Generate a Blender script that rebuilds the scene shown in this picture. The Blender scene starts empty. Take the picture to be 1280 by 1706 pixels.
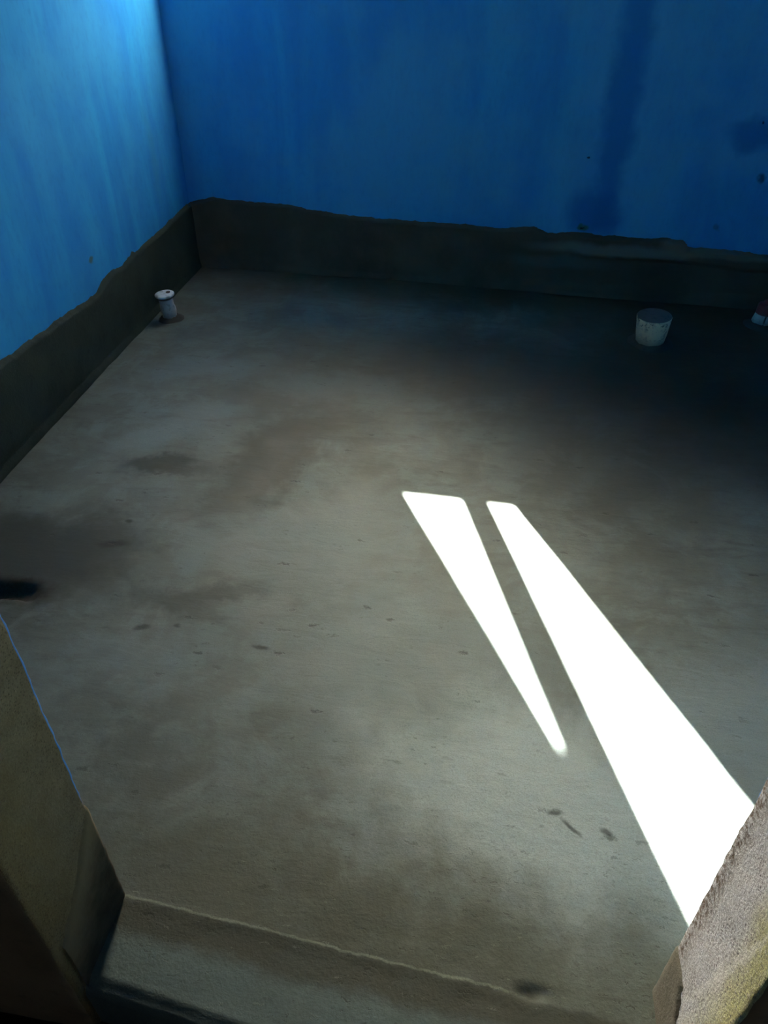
import bpy, bmesh, math, random
from mathutils import Vector, Matrix, noise

scene = bpy.context.scene
col = scene.collection

# ------------------------------------------------------------------ camera
cam_data = bpy.data.cameras.new('camera')
cam = bpy.data.objects.new('camera', cam_data)
col.objects.link(cam)
cam.location = (0, 0, 1.5)
cam.rotation_euler = (math.radians(52.0), 0, math.radians(8.7))
cam_data.sensor_fit = 'VERTICAL'
cam_data.sensor_height = 24.0
cam_data.lens = 1281.0 / 1706.0 * 24.0
cam_data.clip_start = 0.02
scene.camera = cam

# ------------------------------------------------------------------ light
SILL, HEAD = 1.28, 2.30          # bathroom window, high in the back wall
WX0, WX1 = -1.337, -0.870
YIN = 3.885                      # inner face of the back wall at the window
WALL_T = 0.22
TRAVEL = Vector((0.525, -1.0, -SILL / (YIN - 2.008)))   # direction the sunlight travels

sun_data = bpy.data.lights.new('sun', 'SUN')
sun = bpy.data.objects.new('sun', sun_data)
col.objects.link(sun)
sun.location = (-6, 14, 9)
sun.rotation_euler = TRAVEL.to_track_quat('-Z', 'Y').to_euler()
sun_data.energy = 105.0
sun_data.angle = math.radians(0.53)
sun_data.color = (1.0, 0.96, 0.90)

world = bpy.data.worlds.new('sky')
scene.world = world
world.use_nodes = True
wn = world.node_tree
bg = wn.nodes['Background']
sky = wn.nodes.new('ShaderNodeTexSky')
sky.sky_type = 'NISHITA'
sky.sun_disc = False
sky.sun_elevation = math.asin(-TRAVEL.normalized().z)
sky.sun_rotation = math.atan2(-TRAVEL.x, -TRAVEL.y)
sky.air_density = 1.0
sky.dust_density = 9.0
sky.ozone_density = 1.0
wn.links.new(sky.outputs['Color'], bg.inputs['Color'])
bg.inputs['Strength'].default_value = 1.3

# sampling hint for daylight through the real window opening
pd = bpy.data.lights.new('window_portal', 'AREA')
pd.shape = 'RECTANGLE'
pd.size = WX1 - WX0 + 0.02
pd.size_y = HEAD - SILL + 0.02
pd.cycles.is_portal = True
portal = bpy.data.objects.new('window_portal', pd)
col.objects.link(portal)
portal.location = ((WX0 + WX1) / 2, YIN + WALL_T + 0.01, (SILL + HEAD) / 2)
portal.rotation_euler = (math.radians(-90), 0, 0)     # its -Z points into the room (-Y)

pd2 = bpy.data.lights.new('fill_opening_portal', 'AREA')  # sampling hint for the corridor opening added as fill light
pd2.shape = 'RECTANGLE'
pd2.size, pd2.size_y = 0.62, 0.52
pd2.cycles.is_portal = True
portal2 = bpy.data.objects.new('fill_opening_portal', pd2)
col.objects.link(portal2)
portal2.location = (1.0, -1.76, 2.05)
portal2.rotation_euler = (math.radians(90), 0, 0)

scene.view_settings.view_transform = 'Standard'
scene.view_settings.look = 'None'
scene.view_settings.gamma = 1.0
scene.view_settings.use_curve_mapping = False
scene.view_settings.exposure = 1.8
scene.cycles.diffuse_bounces = 8
scene.cycles.max_bounces = 12
scene.cycles.sample_clamp_indirect = 8.0

# ------------------------------------------------------------------ node helpers
class NT:
    def __init__(self, name):
        self.mat = bpy.data.materials.new(name)
        self.mat.use_nodes = True
        self.t = self.mat.node_tree
        self.t.nodes.clear()
        self.out = self.t.nodes.new('ShaderNodeOutputMaterial')
        self.bsdf = self.t.nodes.new('ShaderNodeBsdfPrincipled')
        self.t.links.new(self.bsdf.outputs[0], self.out.inputs[0])
        self.pos = self.t.nodes.new('ShaderNodeNewGeometry').outputs['Position']

    def link(self, a, b):
        self.t.links.new(a, b)

    def _in(self, sock, v):
        if isinstance(v, bpy.types.NodeSocket):
            self.link(v, sock)
        elif v is not None:
            sock.default_value = v

    def math(self, op, a, b=None, c=None, clamp=False):
        n = self.t.nodes.new('ShaderNodeMath')
        n.operation = op
        n.use_clamp = clamp
        self._in(n.inputs[0], a)
        self._in(n.inputs[1], b)
        self._in(n.inputs[2], c)
        return n.outputs[0]

    def vmath(self, op, a, b=None):
        n = self.t.nodes.new('ShaderNodeVectorMath')
        n.operation = op
        self._in(n.inputs[0], a)
        self._in(n.inputs[1], b)
        return n.outputs['Value'] if op in ('LENGTH', 'DISTANCE', 'DOT_PRODUCT') else n.outputs[0]

    def sep(self, v=None):
        n = self.t.nodes.new('ShaderNodeSeparateXYZ')
        self.link(v or self.pos, n.inputs[0])
        return n.outputs

    def scaled(self, s):
        return self.vmath('MULTIPLY', self.pos, tuple(s))

    def noise(self, scale=5.0, detail=4.0, rough=0.55, vec=None, dist=0.0):
        n = self.t.nodes.new('ShaderNodeTexNoise')
        self.link(vec or self.pos, n.inputs['Vector'])
        n.inputs['Scale'].default_value = scale
        n.inputs['Detail'].default_value = detail
        n.inputs['Roughness'].default_value = rough
        n.inputs['Distortion'].default_value = dist
        return n.outputs['Fac'], n.outputs['Color']

    def voronoi(self, scale, vec=None):
        n = self.t.nodes.new('ShaderNodeTexVoronoi')
        self.link(vec or self.pos, n.inputs['Vector'])
        n.inputs['Scale'].default_value = scale
        return n.outputs['Distance'], n.outputs['Color']

    def ramp(self, v, lo, hi, a=0.0, b=1.0):
        n = self.t.nodes.new('ShaderNodeMapRange')
        n.interpolation_type = 'SMOOTHSTEP'
        self._in(n.inputs['Value'], v)
        n.inputs['From Min'].default_value = lo
        n.inputs['From Max'].default_value = hi
        n.inputs['To Min'].default_value = a
        n.inputs['To Max'].default_value = b
        return n.outputs[0]

    def mix(self, fac, a, b, mode='MIX'):
        n = self.t.nodes.new('ShaderNodeMix')
        n.data_type = 'RGBA'
        n.blend_type = mode
        self._in(n.inputs[0], fac)
        for s, v in ((n.inputs[6], a), (n.inputs[7], b)):
            if isinstance(v, bpy.types.NodeSocket):
                self.link(v, s)
            else:
                s.default_value = (v[0], v[1], v[2], 1)
        return n.outputs[2]

    def blob(self, c, r, rot=0.0, soft=0.6, warp=None):
        """0..1 mask of an elliptic stain centred at c with radii r, edges broken up by warp."""
        p = self.vmath('ADD', self.pos, warp) if warp is not None else self.pos
        m = self.t.nodes.new('ShaderNodeMapping')
        m.vector_type = 'TEXTURE'
        self.link(p, m.inputs['Vector'])
        m.inputs['Location'].default_value = c
        m.inputs['Rotation'].default_value = rot if isinstance(rot, tuple) else (0, 0, rot)
        m.inputs['Scale'].default_value = r
        d = self.vmath('LENGTH', m.outputs[0])
        return self.ramp(d, 1.0 - soft, 1.0 + soft, 1.0, 0.0)

    def bump(self, h, strength=0.3, dist=0.01, normal=None):
        n = self.t.nodes.new('ShaderNodeBump')
        n.inputs['Strength'].default_value = strength
        n.inputs['Distance'].default_value = dist
        self.link(h, n.inputs['Height'])
        if normal is not None:
            self.link(normal, n.inputs['Normal'])
        return n.outputs[0]

    def done(self, color, rough=0.9, normal=None, spec=0.3):
        self._in(self.bsdf.inputs['Base Color'], color if isinstance(color, bpy.types.NodeSocket) else (*color, 1))
        self._in(self.bsdf.inputs['Roughness'], rough)
        self.bsdf.inputs['Specular IOR Level'].default_value = spec
        if normal is not None:
            self.link(normal, self.bsdf.inputs['Normal'])
        return self.mat


def paint_material(name, marks=(), grey=0.0):
    m = NT(name)
    streak, _ = m.noise(5.0, 5, 0.6, m.scaled((1.0, 1.0, 0.22)), 0.4)
    patch, _ = m.noise(2.2, 4, 0.55)
    fine, _ = m.noise(60.0, 3, 0.6, m.scaled((1.0, 1.0, 0.5)))
    c = m.mix(m.ramp(streak, 0.35, 0.68), (0.018, 0.25, 0.68), (0.032, 0.36, 0.74))
    c = m.mix(m.ramp(patch, 0.42, 0.66, 0.0, 0.6), c, (0.038, 0.375, 0.74))
    c = m.mix(m.ramp(fine, 0.45, 0.75, 0.0, 0.25), c, (0.014, 0.18, 0.54))
    c = m.mix(m.ramp(patch, 0.36, 0.62, grey * 0.55, grey), c, (0.125, 0.38, 0.60))
    w = m.vmath('MULTIPLY', m.vmath('SUBTRACT', m.noise(9.0, 3)[1], (0.5, 0.5, 0.5)), (0.10, 0.10, 0.10))
    for centre, radii, colour, amount, soft in marks:
        b = m.blob(centre, radii, 0, soft, w if max(radii[0], radii[1], radii[2]) > 0.03 else None)
        c = m.mix(m.math('MULTIPLY', b, amount), c, colour)
    h = m.math('ADD', m.math('MULTIPLY', streak, 0.6), m.math('MULTIPLY', fine, 0.35))
    return m.done(c, 0.9, m.bump(h, 0.25, 0.006), 0.06)


def mortar_material(name, dark, light, stain=None):
    m = NT(name)
    a, _ = m.noise(3.5, 5, 0.6)
    b, _ = m.noise(28.0, 5, 0.65)
    g, _ = m.noise(220.0, 2, 0.6)
    c = m.mix(m.ramp(a, 0.35, 0.7), dark, light)
    c = m.mix(m.ramp(b, 0.5, 0.75, 0, 0.5), c, tuple(v * 0.6 for v in dark))
    h = m.math('ADD', m.math('MULTIPLY', b, 0.8), m.math('MULTIPLY', g, 0.3))
    return m.done(c, 0.92, m.bump(h, 0.5, 0.008), 0.2)


def floor_material():
    m = NT('concrete_screed')
    x, y, z = m.sep()
    wcol = m.noise(5.0, 5, 0.62)[1]
    warp = m.vmath('MULTIPLY', m.vmath('SUBTRACT', wcol, (0.5, 0.5, 0.5)), (0.42, 0.42, 0.0))
    wcol2 = m.noise(16.0, 5, 0.65)[1]
    warp2 = m.vmath('MULTIPLY', m.vmath('SUBTRACT', wcol2, (0.5, 0.5, 0.5)), (0.12, 0.12, 0.0))
    big, _ = m.noise(1.6, 6, 0.62, None, 0.3)
    med, _ = m.noise(6.5, 6, 0.65)
    trowel, _ = m.noise(7.0, 5, 0.65, m.scaled((0.8, 3.2, 1.0)), 0.5)
    c = m.mix(m.ramp(big, 0.33, 0.68), (0.215, 0.195, 0.160), (0.335, 0.312, 0.268))
    blot, _ = m.noise(3.6, 7, 0.68, None, 0.8)
    c = m.mix(m.ramp(med, 0.44, 0.66, 0.0, 0.6), c, (0.385, 0.372, 0.335))
    c = m.mix(m.ramp(blot, 0.50, 0.60, 0.0, 0.45), c, (0.395, 0.385, 0.350))
    c = m.mix(m.ramp(blot, 0.46, 0.34, 0.0, 0.28), c, (0.17, 0.148, 0.116))
    c = m.mix(m.ramp(trowel, 0.48, 0.74, 0.0, 0.5), c, (0.175, 0.155, 0.124))
    # worn and stained places of the screed, plus painted light and shade: centre, radii, rotation, colour, amount, softness, fine
    stains_and_light = [
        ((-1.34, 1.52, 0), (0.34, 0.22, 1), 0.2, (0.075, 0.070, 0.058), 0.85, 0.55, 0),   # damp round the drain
        ((-1.28, 1.385, 0), (0.13, 0.045, 1), 0.05, (0.045, 0.030, 0.018), 0.95, 0.6, 1),
        ((-1.10, 2.05, 0), (0.12, 0.055, 1), 0.25, (0.085, 0.088, 0.072), 0.85, 0.5, 1),
        ((-1.02, 2.02, 0), (0.09, 0.03, 1), 0.0, (0.13, 0.115, 0.09), 0.7, 0.6, 1),
        ((-0.72, 2.18, 0), (0.15, 0.36, 1), -0.25, (0.150, 0.125, 0.098), 0.75, 0.45, 0),
        ((-0.52, 2.38, 0), (0.16, 0.10, 1), 0.3, (0.155, 0.13, 0.10), 0.5, 0.6, 0),
        ((-0.66, 1.47, 0), (0.12, 0.035, 1), 0.3, (0.115, 0.105, 0.086), 0.7, 0.6, 1),
        ((-0.80, 1.41, 0), (0.13, 0.04, 1), -0.2, (0.135, 0.120, 0.098), 0.6, 0.6, 1),
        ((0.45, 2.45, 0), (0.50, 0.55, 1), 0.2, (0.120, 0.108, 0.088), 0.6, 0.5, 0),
        ((1.05, 3.15, 0), (0.70, 0.80, 1), 0.0, (0.105, 0.056, 0.024), 0.85, 0.5, 0),  # damp patch at the back right, darkened to carry the room's shade
        ((0.0, 3.86, 0), (2.2, 0.32, 1), -0.04, (0.150, 0.082, 0.038), 0.85, 0.6, 0),  # shade along the back wall painted into the floor colour
        ((-0.05, 2.95, 0), (0.42, 0.30, 1), 0.2, (0.140, 0.105, 0.075), 0.65, 0.6, 0),
        ((-0.30, 0.70, 0), (0.42, 0.13, 1), -0.05, (0.190, 0.160, 0.105), 0.6, 0.6, 0),  # olive brown strip inside the doorway
        ((0.20, 0.70, 0), (0.28, 0.09, 1), 0.12, (0.190, 0.165, 0.115), 0.6, 0.6, 0),
        ((-0.02, 0.95, 0), (0.10, 0.05, 1), 0.4, (0.19, 0.165, 0.11), 0.5, 0.6, 1),
        ((-0.16, 1.14, 0), (0.06, 0.04, 1), 0.0, (0.21, 0.185, 0.12), 0.6, 0.6, 1),
        ((-1.18, 2.22, 0), (0.16, 0.07, 1), 0.75, (0.40, 0.405, 0.375), 0.8, 0.6, 1),     # pale cement dust
        ((-1.05, 2.42, 0), (0.16, 0.05, 1), 0.2, (0.37, 0.375, 0.345), 0.6, 0.6, 1),
        ((-1.36, 1.80, 0), (0.10, 0.06, 1), 0.6, (0.36, 0.355, 0.31), 0.6, 0.6, 1),
        ((-0.55, 2.85, 0), (0.50, 0.40, 1), 0.1, (0.20, 0.155, 0.11), 0.5, 0.6, 0),
        ((-0.60, 2.66, 0), (0.22, 0.10, 1), 0.1, (0.33, 0.32, 0.29), 0.45, 0.6, 0),
        ((-1.18, 2.76, 0), (0.24, 0.10, 1), 0.3, (0.34, 0.35, 0.33), 0.5, 0.6, 0),
        ((-0.45, 1.75, 0), (0.28, 0.20, 1), 0.5, (0.42, 0.41, 0.375), 0.55, 0.6, 0),
        ((-0.15, 1.30, 0), (0.36, 0.30, 1), 0.0, (0.45, 0.44, 0.40), 0.6, 0.6, 0),  # lighter middle of the floor, light put into the colour
        ((0.18, 0.95, 0), (0.34, 0.22, 1), -0.1, (0.80, 0.75, 0.70), 0.85, 0.6, 0),  # brightness beside the sun streaks painted into the screed
        ((-0.80, 1.20, 0), (0.14, 0.10, 1), 0.0, (0.38, 0.385, 0.36), 0.5, 0.6, 0),
        ((0.72, 1.20, 0), (0.26, 0.22, 1), 0.0, (0.46, 0.46, 0.43), 0.7, 0.6, 0),  # painted glow right of the sun streaks
    ]
    for cen, rad, rot, colour, amt, soft, fine in stains_and_light:
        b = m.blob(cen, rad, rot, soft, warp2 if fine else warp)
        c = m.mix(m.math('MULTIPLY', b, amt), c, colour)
    # doorway strip: brown by the joint, blue-grey at the outer edge
    jy = m.math('SUBTRACT', y, m.math('MULTIPLY_ADD', x, -0.0757, 0.585))
    jn, _ = m.noise(22.0, 4, 0.7)
    jy = m.math('ADD', jy, m.math('MULTIPLY_ADD', jn, 0.016, -0.008))
    strip = m.ramp(jy, -0.012, 0.0, 1.0, 0.0)
    sc = m.mix(m.ramp(m.math('ADD', jy, m.math('MULTIPLY_ADD', med, 0.08, -0.04)), -0.085, -0.045), (0.265, 0.29, 0.275), (0.165, 0.142, 0.108))
    sc = m.mix(m.ramp(med, 0.45, 0.7, 0, 0.4), sc, (0.19, 0.185, 0.165))
    c = m.mix(strip, c, sc)
    line = m.math('MULTIPLY', m.ramp(m.math('ABSOLUTE', jy), 0.0008, 0.0035, 1.0, 0.0), m.ramp(x, 0.10, 0.17, 1.0, 0.0))
    c = m.mix(m.math('MULTIPLY', line, 0.6), c, (0.62, 0.55, 0.42))
    # pits, crumbs and scratches
    pw = m.vmath('ADD', m.scaled((0.62, 1.25, 1.0)), m.vmath('MULTIPLY', m.vmath('SUBTRACT', m.noise(55.0, 4, 0.7)[1], (0.5, 0.5, 0.5)), (0.045, 0.03, 0.0)))
    vd, vc = m.voronoi(24.0, pw)
    vr = m.sep(vc)[0]
    pit = m.math('MULTIPLY', m.ramp(vd, 0.05, 0.26, 1.0, 0.0), m.ramp(vr, 0.80, 0.97))
    c = m.mix(m.math('MULTIPLY', pit, 0.6), c, (0.09, 0.08, 0.062))
    vd2, vc2 = m.voronoi(70.0, pw)
    spk = m.math('MULTIPLY', m.math('MULTIPLY', m.ramp(vd2, 0.1, 0.35, 1.0, 0.0), m.ramp(m.sep(vc2)[0], 0.72, 0.9)), m.ramp(med, 0.42, 0.62))
    c = m.mix(m.math('MULTIPLY', spk, 0.55), c, (0.11, 0.10, 0.08))
    vd3, vc3 = m.voronoi(105.0, pw)
    crumb = m.math('MULTIPLY', m.math('MULTIPLY', m.ramp(vd3, 0.08, 0.40, 1.0, 0.0), m.ramp(m.sep(vc3)[1], 0.60, 0.85)), m.math('MULTIPLY', m.ramp(y, 0.62, 1.10, 1.0, 0.0), m.ramp(blot, 0.40, 0.58)))
    c = m.mix(m.math('MULTIPLY', crumb, 0.65), c, (0.10, 0.085, 0.06))
    vd4, vc4 = m.voronoi(90.0, m.vmath('ADD', pw, (3.3, 1.7, 0.0)))
    pale = m.math('MULTIPLY', m.math('MULTIPLY', m.ramp(vd4, 0.05, 0.30, 1.0, 0.0), m.ramp(m.sep(vc4)[1], 0.70, 0.9)), m.ramp(y, 0.60, 1.0, 1.0, 0.1))
    c = m.mix(m.math('MULTIPLY', pale, 0.45), c, (0.50, 0.45, 0.35))
    scr, _ = m.noise(30.0, 4, 0.7, m.scaled((0.6, 2.6, 1.0)), 0.8)
    c = m.mix(m.ramp(scr, 0.60, 0.80, 0, 0.45), c, (0.13, 0.12, 0.095))
    for cen, rad, rot in (((0.255, 0.905, 0), (0.026, 0.005, 1), -0.75), ((0.22, 0.935, 0), (0.018, 0.006, 1), 0.1), ((0.33, 0.905, 0), (0.012, 0.008, 1), -0.4),
                          ((-1.07, 1.73, 0), (0.012, 0.008, 1), 0), ((-0.85, 1.31, 0), (0.022, 0.010, 1), 0.5), ((-0.76, 1.33, 0), (0.009, 0.008, 1), 0),
                          ((-1.07, 1.62, 0), (0.045, 0.014, 1), 0.15), ((-0.52, 1.29, 0), (0.02, 0.007, 1), -0.2), ((0.165, 0.578, 0), (0.020, 0.009, 1), 0.1)):
        b = m.blob(cen, rad, rot, 0.6, m.vmath('MULTIPLY', warp2, (0.28, 0.28, 0)))
        c = m.mix(m.math('MULTIPLY', b, 0.75), c, (0.06, 0.055, 0.045))
    near = m.ramp(y, 0.75, 1.15, 1.0, 0.25)
    grain, _ = m.noise(95.0, 4, 0.65)
    lump, _ = m.noise(34.0, 3, 0.6)
    h = m.math('ADD', m.math('MULTIPLY', m.math('ADD', grain, m.math('MULTIPLY', lump, 1.3)), near), m.math('MULTIPLY', trowel, 1.2))
    h = m.math('SUBTRACT', h, m.math('MULTIPLY', pit, 1.2))
    h = m.math('ADD', h, m.math('MULTIPLY', pale, 1.0))
    h = m.math('SUBTRACT', h, m.math('MULTIPLY', crumb, 0.9))
    fg, _ = m.noise(420.0, 2, 0.6)
    c = m.mix(m.ramp(fg, 0.40, 0.75, 0, 0.35), c, (0.14, 0.13, 0.11))
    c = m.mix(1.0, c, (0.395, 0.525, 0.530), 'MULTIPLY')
    return m.done(c, m.ramp(med, 0.3, 0.7, 0.70, 0.92), m.bump(h, 0.28, 0.005), 0.25)


def reveal_material(name, base, light, stain, y0, y1, gritty):
    """bare render on a door jamb: speckled, yellowed towards the outer edge, blue overspill on the inner arris."""
    m = NT(name)
    x, y, z = m.sep()
    a, _ = m.noise(9.0, 5, 0.62)
    g, _ = m.noise(260.0, 3, 0.7)
    g2, _ = m.noise(120.0, 3, 0.7)
    c = m.mix(m.ramp(a, 0.35, 0.68), base, light)
    w = m.math('MULTIPLY_ADD', a, 0.09, -0.045)
    side = m.ramp(m.math('ADD', y, w), y0, y1, 1.0, 0.0)
    c = m.mix(m.math('MULTIPLY', side, 0.85), c, stain)
    # pale trowel streaks running up the outer half
    st, _ = m.noise(16.0, 3, 0.6, m.scaled((1.0, 2.0, 0.35)))
    c = m.mix(m.math('MULTIPLY', m.ramp(st, 0.60, 0.70), 0.55), c, light)
    vd, vc = m.voronoi(210.0)
    dots = m.math('MULTIPLY', m.ramp(vd, 0.22, 0.42, 1.0, 0.0), m.ramp(m.math('ADD', m.sep(vc)[0], m.math('MULTIPLY_ADD', a, 0.5, -0.25)), 0.50, 0.60))
    c = m.mix(m.math('MULTIPLY', dots, gritty), c, tuple(v * 0.20 for v in base))
    c = m.mix(m.ramp(g, 0.42, 0.60, gritty * 0.5, 0.0), c, tuple(v * 0.3 for v in base))
    c = m.mix(m.ramp(g2, 0.60, 0.72, 0.0, gritty * 0.7), c, tuple(min(1, v * 1.5) for v in light))
    h = m.math('ADD', g2, m.math('MULTIPLY', g, 0.6))
    return m, c, m.bump(h, 0.6, 0.004), a, g2


M = {}
M['paint_left'] = paint_material('blue_limewash_left', [
    ((-1.61, 2.81, 0.405), (0.05, 0.022, 0.012), (0.10, 0.15, 0.10), 0.8, 0.4),
    ((-1.61, 3.55, 0.62), (0.05, 0.035, 0.20), (0.05, 0.26, 0.52), 0.35, 0.7),
], 0.15)
M['paint_back'] = paint_material('blue_limewash_back', [
    ((0.46, 3.83, 0.85), (0.07, 0.3, 0.60), (0.015, 0.16, 0.50), 0.75, 0.5),      # darker brush run
    ((0.42, 3.83, 0.38), (0.12, 0.3, 0.10), (0.015, 0.145, 0.46), 0.7, 0.5),
    ((1.02, 3.83, 0.74), (0.10, 0.3, 0.06), (0.015, 0.15, 0.44), 0.7, 0.5),
    ((1.105, 3.83, 0.56), (0.010, 0.3, 0.020), (0.010, 0.045, 0.10), 0.7, 0.6),
    ((1.045, 3.83, 0.785), (0.007, 0.3, 0.005), (0.005, 0.02, 0.06), 0.9, 0.4),
    ((0.382, 3.83, 0.318), (0.018, 0.3, 0.016), (0.030, 0.15, 0.075), 0.85, 0.4),
    ((0.384, 3.83, 0.318), (0.006, 0.3, 0.006), (0.006, 0.015, 0.02), 0.9, 0.4),
    ((0.965, 3.83, 0.355), (0.015, 0.3, 0.018), (0.04, 0.12, 0.16), 0.5, 0.5),
    ((0.355, 3.83, 0.62), (0.005, 0.3, 0.005), (0.005, 0.02, 0.06), 0.9, 0.4),
], 0.45)
M['paint'] = paint_material('blue_limewash')
M['dado'] = mortar_material('damp_mortar', (0.022, 0.034, 0.026), (0.038, 0.054, 0.042))
M['dado_jamb'] = mortar_material('damp_mortar_jamb', (0.055, 0.050, 0.040), (0.095, 0.088, 0.070))
m = NT('damp_mortar_jamb_left')
x, y, z = m.sep()
a, _ = m.noise(14.0, 5, 0.65)
b, _ = m.noise(60.0, 4, 0.65)
q = m.math('MINIMUM', m.math('SUBTRACT', y, 0.634), 0.0)
over = m.math('SUBTRACT', z, m.math('MULTIPLY_ADD', q, 1.05, 0.315))
over = m.math('ADD', over, m.math('MULTIPLY_ADD', a, 0.10, -0.05))
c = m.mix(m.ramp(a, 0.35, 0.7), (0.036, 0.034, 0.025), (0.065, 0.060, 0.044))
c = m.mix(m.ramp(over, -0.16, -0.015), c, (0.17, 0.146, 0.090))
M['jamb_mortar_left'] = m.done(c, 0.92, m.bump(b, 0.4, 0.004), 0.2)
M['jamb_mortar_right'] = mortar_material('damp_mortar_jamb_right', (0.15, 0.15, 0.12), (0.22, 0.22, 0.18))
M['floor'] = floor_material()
M['plaster'] = mortar_material('grey_render', (0.20, 0.18, 0.14), (0.30, 0.28, 0.23))
M['outer'] = mortar_material('olive_render', (0.20, 0.165, 0.10), (0.28, 0.24, 0.15))
M['earth'] = mortar_material('dark_earth_floor', (0.05, 0.047, 0.04), (0.08, 0.075, 0.062))
M['ground'] = mortar_material('dry_ground', (0.30, 0.26, 0.20), (0.42, 0.38, 0.30))
M['window_plaster'] = mortar_material('pale_window_plaster', (0.48, 0.48, 0.46), (0.58, 0.58, 0.56))
M['ceiling'] = mortar_material('ceiling_concrete', (0.20, 0.19, 0.17), (0.26, 0.25, 0.23))

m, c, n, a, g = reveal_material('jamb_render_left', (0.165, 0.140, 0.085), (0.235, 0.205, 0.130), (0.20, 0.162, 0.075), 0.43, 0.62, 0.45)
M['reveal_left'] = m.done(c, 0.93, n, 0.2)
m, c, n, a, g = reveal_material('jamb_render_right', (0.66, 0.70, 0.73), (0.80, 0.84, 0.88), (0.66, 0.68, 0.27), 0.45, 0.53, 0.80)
x, y, z = m.sep()
edge = m.ramp(m.math('ADD', y, m.math('MULTIPLY_ADD', a, 0.03, -0.015)), 0.565, 0.602)
c = m.mix(m.math('MULTIPLY', edge, m.ramp(g, 0.36, 0.60, 0.95, 0.15)), c, (0.13, 0.095, 0.065))
sw = m.vmath('MULTIPLY', m.vmath('SUBTRACT', m.noise(40.0, 4)[1], (0.5, 0.5, 0.5)), (0.0, 0.03, 0.03))
c = m.mix(m.math('MULTIPLY', m.blob((0.39, 0.500, 0.37), (0.1, 0.006, 0.24), (math.radians(10.0), 0, 0), 0.6, sw), 0.6), c, (0.85, 0.88, 0.86))
M['reveal_right'] = m.done(c, 0.93, n, 0.2)

def arris_material(name, bare, lo, hi, cover):
    m = NT(name)
    x, y, z = m.sep()
    a, _ = m.noise(90.0, 4, 0.7)
    b, _ = m.noise(14.0, 3, 0.6)
    zone = m.ramp(z, lo, hi, 0.0, 0.95)
    if cover < 1:
        zone = m.math('MAXIMUM', zone, m.blob((0.39, 0.62, 0.20), (0.2, 0.2, 0.05), 0, 0.5))
    f = m.math('MULTIPLY', zone, m.ramp(m.math('ADD', a, m.math('MULTIPLY', b, 0.3)), 0.62 - 0.30 * cover, 0.72 - 0.30 * cover))
    c = m.mix(m.ramp(a, 0.4, 0.6), bare, tuple(v * 0.4 for v in bare))
    c = m.mix(f, c, (0.016, 0.135, 0.40))
    return m.done(c, 0.85, m.bump(a, 0.6, 0.004), 0.25)
M['arris_left'] = arris_material('painted_arris', (0.20, 0.185, 0.14), 0.31, 0.37, 1.0)
M['arris_right'] = arris_material('chipped_arris', (0.30, 0.26, 0.21), 0.55, 0.62, 0.75)

# ------------------------------------------------------------------ mesh helpers
def new_obj(name, bm, mats, parent=None, smooth=True, kind=None):
    me = bpy.data.meshes.new(name)
    bmesh.ops.recalc_face_normals(bm, faces=bm.faces)
    bm.to_mesh(me)
    bm.free()
    for mt in (mats if isinstance(mats, (list, tuple)) else [mats]):
        me.materials.append(mt)
    if smooth:
        for p in me.polygons:
            p.use_smooth = True
    o = bpy.data.objects.new(name, me)
    col.objects.link(o)
    if parent:
        o.parent = parent
    if kind:
        o['kind'] = kind
    return o

def add_box(bm, lo, hi, mat=0):
    xs, ys, zs = (lo[0], hi[0]), (lo[1], hi[1]), (lo[2], hi[2])
    v = [bm.verts.new((x, y, z)) for x in xs for y in ys for z in zs]
    for f in ((0, 1, 3, 2), (4, 6, 7, 5), (0, 4, 5, 1), (2, 3, 7, 6), (0, 2, 6, 4), (1, 5, 7, 3)):
        bm.faces.new([v[i] for i in f]).material_index = mat

def add_grid(bm, nu, nv, fn, mat=0):
    """grid of (nu+1)x(nv+1) points fn(i, j); mat may be a function of (i, j)."""
    vs = [[bm.verts.new(fn(i, j)) for j in range(nv + 1)] for i in range(nu + 1)]
    for i in range(nu):
        for j in range(nv):
            f = bm.faces.new((vs[i][j], vs[i + 1][j], vs[i + 1][j + 1], vs[i][j + 1]))
            f.material_index = mat(i, j) if callable(mat) else mat
    return vs

def lathe(bm, profile, seg=40, centre=(0, 0), jag=None, mat=0, closed=True):
    """revolve (radius, z) pairs; jag(angle, k) -> (dr, dz)."""
    rings = []
    for k, (r, z) in enumerate(profile):
        if r == 0:
            rings.append([bm.verts.new((centre[0], centre[1], z))])
            continue
        ring = []
        for s in range(seg):
            t = 2 * math.pi * s / seg
            dr, dz = jag(t, k) if jag else (0, 0)
            ring.append(bm.verts.new((centre[0] + (r + dr) * math.cos(t), centre[1] + (r + dr) * math.sin(t), z + dz)))
        rings.append(ring)
    for a, b in zip(rings[:-1], rings[1:]):
        for s in range(seg):
            t = (s + 1) % seg
            if len(a) == 1 and len(b) == 1:
                continue
            if len(a) == 1:
                f = bm.faces.new((a[0], b[s], b[t]))
            elif len(b) == 1:
                f = bm.faces.new((a[s], a[t], b[0]))
            else:
                f = bm.faces.new((a[s], a[t], b[t], b[s]))
            f.material_index = mat

def lerp_table(tab, v):
    if v <= tab[0][0]:
        return tab[0][1]
    for (a, fa), (b, fb) in zip(tab[:-1], tab[1:]):
        if v <= b:
            return fa + (fb - fa) * (v - a) / (b - a)
    return tab[-1][1]

def sstep(a, b, v):
    t = max(0.0, min(1.0, (v - a) / (b - a)))
    return t * t * (3 - 2 * t)

def nz(x, y, z, s):
    return noise.noise(Vector((x * s, y * s, z * s)))

XL, XR = -1.61, 1.50
def yback(x):
    return 3.835 - 0.038 * x
ZC = 2.80

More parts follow.
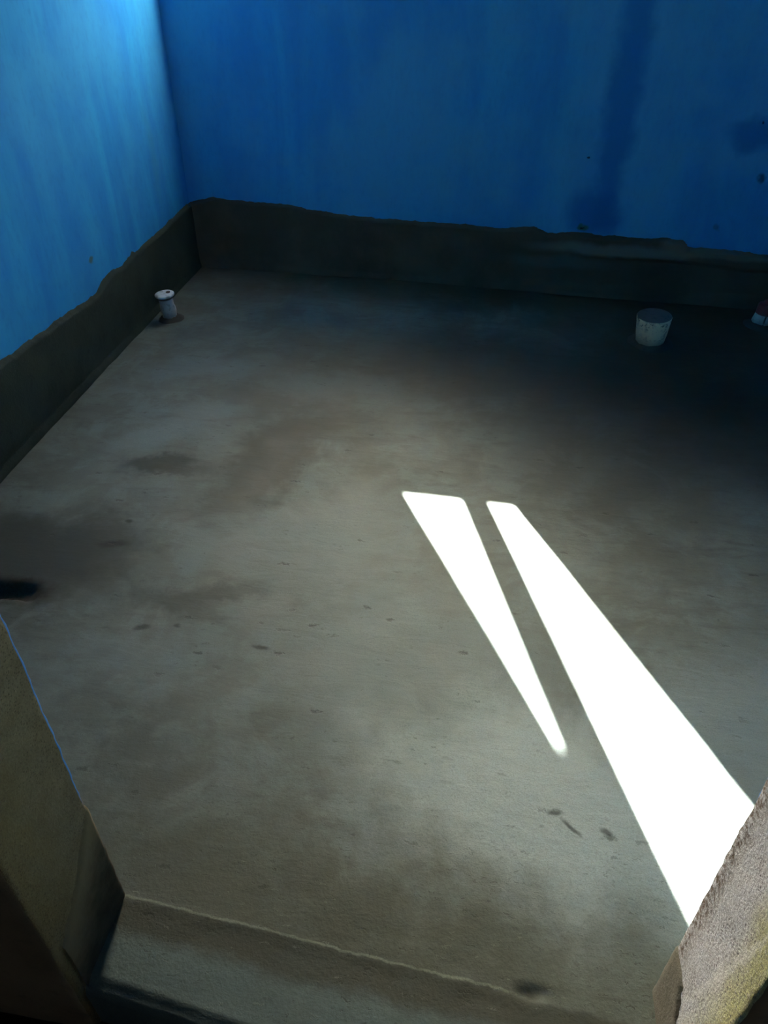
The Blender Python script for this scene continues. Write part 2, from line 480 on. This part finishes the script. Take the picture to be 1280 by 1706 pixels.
# ------------------------------------------------------------------ floor
def drain(x, y):
    d = math.hypot((x + 1.30) / 0.12, (y - 1.385) / 0.040)
    return -0.032 * (1 - sstep(0.2, 1.25, d + 0.55 * nz(x, y, 0, 16) + 0.25 * nz(x, y, 1, 45)))

def floor_h(x, y):
    h = 0.004 * nz(x, y, 0.3, 1.7) + 0.0025 * nz(x, y, 2.0, 6)
    h += 0.0016 * nz(x, y, 4.0, 22) * (1 if y < 1.2 else 0.4)
    h += drain(x, y)
    # low mortar collars round the pipe stubs, hollow on the near side
    j = y - (0.585 - 0.0757 * x) + 0.008 * nz(x, 0, 0, 16)
    fade = 1 - sstep(0.08, 0.20, x)
    h -= 0.002 * (1 - sstep(-0.030, 0.0, j)) * fade
    h += 0.0007 * math.exp(-(j / 0.004) ** 2) * fade
    h -= 0.007 * math.exp(-(((x - 0.175) / 0.028) ** 2 + ((y - 0.577) / 0.012) ** 2))
    return h

bm = bmesh.new()
XN, YN = 311, 0
ys = []
yy = 0.470
while yy < 1.0:
    ys.append(yy); yy += 0.004
while yy < 3.98:
    ys.append(yy); yy += 0.012
xs = [XL - 0.02 + i * 0.008 for i in range(int((XR - XL + 0.04) / 0.008) + 1)]
def fpt(i, j):
    x = xs[i]
    ed = max(0.405, min(0.476, 0.474 - 0.12 * (x + 0.6))) - 0.470
    if j == 0:
        return (x, 0.462 + ed + 0.006 * nz(x, 0, 0, 12), -0.16)
    if j == 1:
        return (x, 0.460 + ed + 0.008 * nz(x, 0, 0, 12), -0.030)
    y = ys[j - 2]
    e = 1 - sstep(0.470, 0.490, y)
    y += ed * (1 - sstep(0.470, 0.80, y))
    return (x, y - 0.004 * e + e * 0.008 * nz(x, 0, 0, 12), floor_h(x, y) - 0.010 * e)
add_grid(bm, len(xs) - 1, len(ys) + 1, fpt)
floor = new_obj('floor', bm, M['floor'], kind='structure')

bm = bmesh.new()
add_box(bm, (-2.4, -1.6, -0.30), (2.4, 0.462, -0.15))
new_obj('floor_corridor', bm, M['earth'], kind='structure')

# ------------------------------------------------------------------ left and back walls, ceiling, right wall
bm = bmesh.new()
def lw(i, j):
    y = 0.48 + 3.43 * i / 120
    z = -0.05 + 2.85 * j / 100
    return (XL + 0.004 * nz(1, y, z, 1.6) + 0.002 * nz(2, y, z, 7), y, z)
add_grid(bm, 120, 100, lw)
add_box(bm, (XL - 0.16, 0.48, -0.3), (XL - 0.02, 4.11, ZC))
new_obj('wall_left', bm, M['paint_left'], kind='structure')

# back wall with the window opening high up near the left corner
bm = bmesh.new()
bxs = sorted(set([XL - 0.02 + 0.03 * i for i in range(int(3.15 / 0.03) + 1)] + [WX0, WX1]))
bxs = [v for v in bxs if v in (WX0, WX1) or min(abs(v - WX0), abs(v - WX1)) > 0.012]
bzs = sorted(set([-0.05 + 0.03 * i for i in range(int(2.85 / 0.03) + 1)] + [SILL, HEAD, ZC]))
bzs = [v for v in bzs if v in (SILL, HEAD) or min(abs(v - SILL), abs(v - HEAD)) > 0.012]
def bp(x, z, out=0.0):
    k = 0.004 * nz(x, 7, z, 1.8) + 0.002 * nz(x, 3, z, 7)
    if WX0 - 0.1 < x < WX1 + 0.1 and SILL - 0.1 < z < HEAD + 0.1:
        k = 0
    return (x, yback(x) + k if not out else yback(-1.1) + out, z)
for out in (0.0, WALL_T):
    grid = {}
    for x in bxs:
        for z in bzs:
            grid[(x, z)] = bm.verts.new(bp(x, z, out))
    for x0, x1 in zip(bxs[:-1], bxs[1:]):
        for z0, z1 in zip(bzs[:-1], bzs[1:]):
            if x0 >= WX0 - 1e-6 and x1 <= WX1 + 1e-6 and z0 >= SILL - 1e-6 and z1 <= HEAD + 1e-6:
                continue
            bm.faces.new([grid[k] for k in ((x0, z0), (x1, z0), (x1, z1), (x0, z1))])
rim = [(WX0, SILL), (WX1, SILL), (WX1, HEAD), (WX0, HEAD)]
for (xa, za), (xb, zb) in zip(rim, rim[1:] + rim[:1]):
    bm.faces.new([bm.verts.new(p) for p in (bp(xa, za), bp(xb, zb), bp(xb, zb, WALL_T), bp(xa, za, WALL_T))]).material_index = 1
new_obj('wall_back', bm, [M['paint_back'], M['window_plaster']], smooth=False, kind='structure')

bm = bmesh.new()
add_box(bm, (XR, 0.48, -0.3), (XR + 0.15, 4.11, ZC))
new_obj('wall_right', bm, M['paint'], smooth=False, kind='structure')
bm = bmesh.new()
add_box(bm, (-2.5, -1.7, ZC), (2.5, 4.60, ZC + 0.15))  # runs past the back wall as an added eave cutting high skylight
new_obj('ceiling', bm, M['ceiling'], smooth=False, kind='structure')

# slanting timber bar fixed across the window opening (its shadow splits the sun patch)
def sun_plane(px, py, yb):
    t = (py - yb) / TRAVEL.y
    return Vector((px - TRAVEL.x * t, yb, 0.0 - TRAVEL.z * t))
YB = YIN + 0.10
bm = bmesh.new()
L0, L1 = sun_plane(-0.054, 2.012, YB), sun_plane(0.241, 1.100, YB)
R0, R1 = sun_plane(0.030, 2.003, YB), sun_plane(0.474, 0.750, YB)
def along(a, b, z):
    return a + (b - a) * ((z - a.z) / (b.z - a.z))
za, zb = SILL - 0.0, HEAD
quad = [along(L0, L1, za), along(R0, R1, za), along(R0, R1, zb), along(L0, L1, zb)]
fr = [bm.verts.new(q + Vector((0, -0.012, 0))) for q in quad]
bk = [bm.verts.new(q + Vector((0, 0.012, 0))) for q in quad]
bm.faces.new(fr); bm.faces.new(bk)
for k in range(4):
    bm.faces.new((fr[k], fr[(k + 1) % 4], bk[(k + 1) % 4], bk[k]))
wm = NT('rough_timber')
wf, _ = wm.noise(18.0, 5, 0.6, wm.scaled((3.0, 3.0, 0.3)))
M['timber'] = wm.done(wm.mix(wf, (0.16, 0.10, 0.055), (0.30, 0.21, 0.13)), 0.85)
new_obj('window_bar', bm, M['timber'], smooth=False, kind='structure')

# ------------------------------------------------------------------ door wall: two piers and a lintel
ZR = [-0.15 + 0.0125 * i for i in range(181)]     # up to 2.1
def pier(name, prof, mats, back_pts):
    """prof: list of (x, y, material) walking round the doorway side; back_pts closes the plan."""
    bm = bmesh.new()
    n = len(prof)
    def pt(i, j):
        x, y, k = prof[i]
        z = ZR[j]
        d = 0.0028 * nz(x, y, z, 9) + 0.0016 * nz(x, y, z, 45)
        if k == 'arris':
            d += 0.0018 * nz(x, y, z, 110)
        sgn = 1 if name.endswith('left') else -1
        return (x + sgn * d, y + 0.0015 * nz(x + 5, y, z, 30), z)
    add_grid(bm, n - 1, len(ZR) - 1, pt, lambda i, j: {'paint': 0, 'arris': 1, 'reveal': 2, 'outer': 3}[prof[i][2]])
    new_obj(name, bm, mats, smooth=True, kind='structure')

def jamb_profile(side):
    if side < 0:
        inner, a0, a1, outer, far = (-1.62, 0.634), (-0.613, 0.634), (-0.606, 0.627), (-0.611, 0.450), (-1.62, 0.450)
    else:
        inner, a0, a1, outer, far = (1.51, 0.622), (0.398, 0.622), (0.387, 0.611), (0.389, 0.432), (1.51, 0.432)
    p = []
    for k in range(21):
        t = k / 20
        p.append((inner[0] + (a0[0] - inner[0]) * t ** 0.6, inner[1], 'paint' if k < 20 else 'arris'))
    p.append(((a0[0] + a1[0]) / 2 + side * 0.0015 * -1, (a0[1] + a1[1]) / 2 + 0.0015, 'arris'))
    for k in range(17):
        t = k / 16
        p.append((a1[0] + (outer[0] - a1[0]) * t, a1[1] + (outer[1] - a1[1]) * t, 'reveal' if k < 16 else 'outer'))
    for k in range(1, 13):
        t = (k / 12) ** 1.6
        p.append((outer[0] + (far[0] - outer[0]) * t, outer[1], 'outer'))
    return p
pier('wall_front_left', jamb_profile(-1), [M['paint'], M['arris_left'], M['reveal_left'], M['outer']], None)
pier('wall_front_right', jamb_profile(1), [M['paint'], M['arris_right'], M['reveal_right'], M['outer']], None)
bm = bmesh.new()
add_box(bm, (-1.62, 0.440, 2.09), (1.51, 0.625, ZC))
new_obj('wall_front_lintel', bm, M['paint'], smooth=False, kind='structure')

# ------------------------------------------------------------------ mortar skirting with a ragged top
left_top = [(0.6, 0.32), (2.10, 0.325), (2.37, 0.306), (2.594, 0.296), (2.70, 0.281), (2.794, 0.280), (2.86, 0.305), (2.924, 0.312), (3.06, 0.300),
            (3.132, 0.306), (3.17, 0.318), (3.20, 0.304), (3.303, 0.311), (3.52, 0.309), (3.70, 0.318), (3.95, 0.322)]
back_top = [(-1.62, 0.322), (-1.568, 0.332), (-1.486, 0.350), (-1.30, 0.342), (-1.069, 0.338), (-0.979, 0.322), (-0.80, 0.305), (-0.586, 0.296), (-0.23, 0.293), (0.02, 0.286),
            (0.10, 0.300), (0.15, 0.302), (0.20, 0.280), (0.234, 0.277), (0.34, 0.290), (0.46, 0.283), (0.62, 0.280), (0.765, 0.286), (0.84, 0.282), (0.865, 0.256), (1.0, 0.252), (1.129, 0.247), (1.24, 0.238), (1.52, 0.24)]
def rag(u):
    return 0.006 * nz(u, 0, 0, 14) + 0.004 * nz(u, 4, 0, 45)
bm = bmesh.new()
def dl(i, j):
    y = 0.60 + 3.31 * i / 330
    z = -0.03 + 0.40 * j / 64
    top = lerp_table(left_top, y) + rag(y)
    t = 0.020 * (1 - sstep(top - 0.010, top + 0.004, z)) - 0.010 * sstep(top - 0.002, top + 0.006, z)
    t += 0.012 * (1 - sstep(0.0, 0.035, z))
    t += 0.0022 * nz(9, y, z, 12)
    return (XL + t, y, z)
add_grid(bm, 330, 64, dl)
new_obj('baseboard_left', bm, M['dado'], kind='structure')
bm = bmesh.new()
def db(i, j):
    x = XL + 0.005 + 3.10 * i / 310
    z = -0.03 + 0.42 * j / 68
    top = lerp_table(back_top, x) + rag(x + 20)
    t = 0.022 * (1 - sstep(top - 0.010, top + 0.004, z)) - 0.010 * sstep(top - 0.002, top + 0.006, z)
    t += 0.030 * (1 - sstep(0.0, 0.06, z)) * sstep(-0.5, 0.6, x) + 0.012 * (1 - sstep(0.0, 0.035, z))
    # rougher second coat standing proud at the right
    lip = 0.205 + 0.02 * nz(x, 2, 0, 5) - 0.02 * sstep(0.8, 1.2, x)
    t += 0.018 * sstep(0.25, 0.45, x) * sstep(lip - 0.03, lip, z) * (1 - sstep(top - 0.010, top + 0.002, z))
    t += 0.0025 * nz(x, 9, z, 12)
    return (x, yback(x) - t, z)
add_grid(bm, 310, 68, db)
m = NT('damp_mortar_back')
x, y, z = m.sep()
a, _ = m.noise(3.5, 5, 0.6); b, _ = m.noise(28.0, 5, 0.65)
wp = m.vmath('MULTIPLY', m.vmath('SUBTRACT', m.noise(8.0, 4)[1], (0.5, 0.5, 0.5)), (0.14, 0.0, 0.06))
c = m.mix(m.ramp(a, 0.35, 0.7), (0.082, 0.066, 0.046), (0.120, 0.098, 0.070))
c = m.mix(m.math('MULTIPLY', m.blob((0.52, 3.8, 0.225), (0.34, 0.5, 0.030), 0, 0.5, wp), 0.75), c, (0.19, 0.205, 0.185))
c = m.mix(m.math('MULTIPLY', m.blob((1.02, 3.8, 0.232), (0.24, 0.5, 0.022), 0, 0.4, wp), 0.8), c, (0.20, 0.18, 0.135))
c = m.mix(m.math('MULTIPLY', m.blob((0.81, 3.8, 0.262), (0.055, 0.5, 0.028), 0, 0.4, wp), 0.8), c, (0.21, 0.165, 0.125))
c = m.mix(m.math('MULTIPLY', m.blob((0.3, 3.8, 0.15), (0.25, 0.5, 0.03), 0, 0.5, wp), 0.5), c, (0.13, 0.145, 0.13))
M['dado_back'] = m.done(c, 0.92, m.bump(b, 0.5, 0.008), 0.2)
new_obj('baseboard_back', bm, M['dado_back'], kind='structure')

# skirting on the door wall, its mortar carried round each jamb in a slanting tail
def wrap(name, side):
    prof = jamb_profile(side)
    pts = [(p[0], p[1]) for p in prof if p[2] in ('paint', 'arris', 'reveal')]
    fine = []
    for (xa, ya), (xb, yb) in zip(pts[:-1], pts[1:]):
        d = math.hypot(xb - xa, yb - ya)
        n = max(1, int(d / 0.006))
        for k in range(n):
            t = k / n
            nx, ny = -(yb - ya) / d, (xb - xa) / d
            if side > 0:
                nx, ny = -nx, -ny
            fine.append((xa + (xb - xa) * t, ya + (yb - ya) * t, nx, ny))
    # smooth the normals round the arris
    sm = []
    for i in range(len(fine)):
        w = fine[max(0, i - 3):i + 4]
        nx, ny = sum(q[2] for q in w), sum(q[3] for q in w)
        l = math.hypot(nx, ny)
        sm.append((fine[i][0], fine[i][1], nx / l, ny / l))
    yi = prof[21][1]
    bm = bmesh.new()
    def pt(i, j):
        x, y, nx, ny = sm[i]
        z = -0.04 + 0.40 * j / 80
        if y > yi + 0.004 or (abs(x - prof[21][0]) < 0.015 and y > yi - 0.004):
            top = (0.315 if side < 0 else 0.178) + rag(x * 3 + y)
            d = 1 - sstep(top - 0.012, top + 0.006, z)
        else:
            q = (yi - y)
            if side < 0:
                top = 0.315 - 1.05 * q + 0.02 * nz(x, y, z, 20)
            else:
                top = 0.185 - 1.9 * max(0, q - 0.06) + 0.012 * nz(x, y, z, 20)
            d = 1 - sstep(top - 0.012, top + 0.010, z)
        t = -0.006 + (0.010 if side < 0 else 0.0085) * d + 0.0015 * nz(x, y, z, 40) * d
        return (x + nx * t, y + ny * t, z)
    add_grid(bm, len(sm) - 1, 80, pt)
    new_obj(name, bm, M['jamb_mortar_left'] if side < 0 else M['jamb_mortar_right'], kind='structure')
wrap('baseboard_front_left', -1)
wrap('baseboard_front_right', 1)

# corridor shell behind the camera
bm = bmesh.new()
add_box(bm, (-2.4, -1.7, -0.3), (-2.25, 0.48, ZC))
new_obj('wall_corridor_left', bm, M['outer'], smooth=False, kind='structure')
bm = bmesh.new()
add_box(bm, (2.25, -1.7, -0.3), (2.4, 0.48, ZC))
new_obj('wall_corridor_right', bm, M['outer'], smooth=False, kind='structure')
bm = bmesh.new()
for lo, hi in (((-2.4, -0.3), (0.7, ZC)), ((1.3, -0.3), (2.4, ZC)), ((0.7, -0.3), (1.3, 1.8)), ((0.7, 2.3), (1.3, ZC))):   # unseen opening added to brighten the doorway's outer faces
    add_box(bm, (lo[0], -1.75, lo[1]), (hi[0], -1.6, hi[1]))
new_obj('wall_corridor_back', bm, M['outer'], smooth=False, kind='structure')
bm = bmesh.new()
add_box(bm, (-2.4, 0.45, -0.3), (-1.60, 0.632, ZC)); add_box(bm, (1.50, 0.432, -0.3), (2.4, 0.62, ZC))
new_obj('wall_corridor_front', bm, M['outer'], smooth=False, kind='structure')
bm = bmesh.new()
add_box(bm, (-14, 4.12, -0.45), (14, 26, -0.30))
new_obj('ground', bm, M['ground'], smooth=False, kind='structure')

# ------------------------------------------------------------------ pipe stubs
def plastic(name, base, dirt, scale=40.0, cover=0.5, rough=0.45, chips=None):
    m = NT(name)
    a, _ = m.noise(scale, 4, 0.65)
    b, _ = m.noise(scale * 3.2, 3, 0.6)
    c = m.mix(m.ramp(a, 0.62 - 0.3 * cover, 0.75 - 0.2 * cover), base, dirt)
    z = m.sep()[2]
    c = m.mix(m.ramp(m.math('ADD', z, m.math('MULTIPLY_ADD', a, 0.05, -0.025)), 0.012, 0.055, 0.75, 0.0), c, tuple(v * 0.75 for v in dirt))
    if chips:
        c = m.mix(m.math('MULTIPLY', m.ramp(z, chips[0], chips[1], 0.0, 1.0), m.ramp(m.noise(52.0, 6, 0.75)[0], 0.545, 0.58)), c, (0.06, 0.065, 0.05))
    return m.done(c, rough, m.bump(b, 0.15, 0.002), 0.4)
M['pvc_thin'] = plastic('dusty_white_plastic', (0.48, 0.45, 0.42), (0.30, 0.275, 0.24), 45, 0.5)
M['pvc_soil'] = plastic('mortar_splashed_plastic', (0.85, 0.70, 0.46), (0.46, 0.39, 0.27), 38, 0.45, chips=(0.07, 0.10))
M['pvc_water'] = plastic('pale_plastic', (0.55, 0.55, 0.50), (0.34, 0.33, 0.29), 45, 0.4)
M['cap_grey'] = plastic('blue_grey_cap', (0.15, 0.130, 0.120), (0.10, 0.092, 0.085), 30, 0.4, 0.6)
M['cap_white'] = plastic('pale_cap', (0.60, 0.68, 0.70), (0.30, 0.36, 0.36), 28, 0.45, 0.5)
M['cap_red'] = plastic('red_cap', (0.26, 0.050, 0.050), (0.20, 0.09, 0.08), 40, 0.4, 0.5)
M['band'] = plastic('brown_tape', (0.085, 0.068, 0.058), (0.14, 0.11, 0.09), 40, 0.4, 0.8)
M['mortar_dark'] = mortar_material('dark_collar_mortar', (0.045, 0.046, 0.040), (0.075, 0.075, 0.065))

def thing(name, label, cat, loc, rot=(0, 0, 0), group=None):
    o = bpy.data.objects.new(name, None)
    col.objects.link(o)
    o.location = loc
    o.rotation_euler = rot
    o.empty_display_size = 0.05
    o['label'] = label
    o['category'] = cat
    if group:
        o['group'] = group
    return o

def collar(t, r, h, seed, squash=1.0):
    bm = bmesh.new()
    lathe(bm, [(r * 0.8, h * 0.6), (r * 1.02, h), (r * 1.18, h * 0.8), (r * 1.45, h * 0.25), (r * 1.75, -0.004), (r * 1.8, -0.02)], 36, (0, 0),
          lambda a, k: (r * 0.16 * nz(math.cos(a), math.sin(a), seed, 1.8) * (k > 1), h * 0.35 * nz(math.cos(a), math.sin(a), seed + k, 2.2)))
    return new_obj('mortar_collar', bm, M['mortar_dark'], t)

# thin waste pipe by the left skirting, disc cap on top
t = thing('waste_pipe', 'thin white plastic waste pipe with pale disc cap beside left wall', 'pipe', (-1.500, 3.20, 0.0), (math.radians(2), math.radians(-3), 0))
bm = bmesh.new()
lathe(bm, [(0.030, -0.02), (0.031, 0.0), (0.033, 0.025), (0.036, 0.040), (0.035, 0.056), (0.032, 0.066), (0.0315, 0.112), (0.028, 0.112), (0.027, 0.02)], 44, (0, 0),
      lambda a, k: ((0.0035 * nz(math.cos(a), math.sin(a), 1, 1.6), 0) if k < 5 else (0, 0)))
new_obj('pipe_body', bm, M['pvc_thin'], t)
bm = bmesh.new()
lathe(bm, [(0.0315, 0.099), (0.034, 0.100), (0.0345, 0.112), (0.033, 0.114)], 40)
new_obj('joint_band', bm, M['band'], t)
bm = bmesh.new()
lathe(bm, [(0.030, 0.111), (0.043, 0.113), (0.0445, 0.116), (0.0440, 0.121), (0.042, 0.1225), (0.030, 0.1215), (0.010, 0.1205), (0, 0.1205)], 44, (0, 0))
cap = new_obj('cap', bm, M['cap_white'], t)
bm = bmesh.new()
lathe(bm, [(0.010, 0.1212), (0.0095, 0.1245), (0.007, 0.1252), (0, 0.1252)], 20, (0.012, 0.016))
new_obj('plug_stub', bm, M['band'], cap)
collar(t, 0.036, 0.016, 3)

# wide soil pipe at the back right, recessed cap
t = thing('soil_pipe', 'wide white soil pipe stub with mortar splashes and recessed grey top', 'pipe', (0.683, 3.272, 0.0), (math.radians(2), math.radians(-2.0), 0))
bm = bmesh.new()
lathe(bm, [(0.056, -0.02), (0.058, 0.0), (0.061, 0.02), (0.066, 0.05), (0.070, 0.09), (0.0725, 0.115), (0.0735, 0.126), (0.0725, 0.128), (0.0695, 0.128), (0.0685, 0.126), (0.0680, 0.09)], 56, (0, 0),
      lambda a, k: ((0.003 * nz(math.cos(a), math.sin(a), 5, 2.2), 0.0) if k < 3 else (0.0008 * nz(math.cos(a), math.sin(a), 8 + k, 3), 0)))
new_obj('pipe_body', bm, M['pvc_soil'], t)
bm = bmesh.new()
lathe(bm, [(0.0684, 0.110), (0.0684, 0.1275), (0.0715, 0.1282), (0.0722, 0.1295), (0.0705, 0.1310), (0.066, 0.1306), (0.040, 0.1310), (0.0, 0.1312)], 48)
new_obj('cap', bm, M['cap_grey'], t)
collar(t, 0.062, 0.016, 9)

# water pipe with a red plug, cut by the right edge of the photo
t = thing('water_pipe', 'short pale water pipe with red plug in the back right corner', 'pipe', (1.206, 3.54, 0.0), (math.radians(1), math.radians(4), 0))
t.scale = (1.12, 1.12, 1.15)
bm = bmesh.new()
lathe(bm, [(0.034, -0.02), (0.035, 0.0), (0.037, 0.02), (0.035, 0.030), (0.0335, 0.044), (0.0315, 0.054), (0.029, 0.056), (0.027, 0.03)], 40, (0, 0),
      lambda a, k: ((0.0025 * nz(math.cos(a), math.sin(a), 12, 2), 0) if k < 4 else (0, 0)))
new_obj('pipe_body', bm, M['pvc_water'], t)
bm = bmesh.new()
lathe(bm, [(0.028, 0.048), (0.034, 0.050), (0.0345, 0.084), (0.032, 0.088), (0.022, 0.090), (0.018, 0.094), (0.016, 0.104), (0.0, 0.106)], 12)
new_obj('plug', bm, M['cap_red'], t, smooth=False)
bm = bmesh.new()
add_box(bm, (-0.003, -0.0365, 0.004), (0.003, -0.031, 0.052))
new_obj('seam_strip', bm, M['band'], t, smooth=False)
collar(t, 0.037, 0.014, 15)
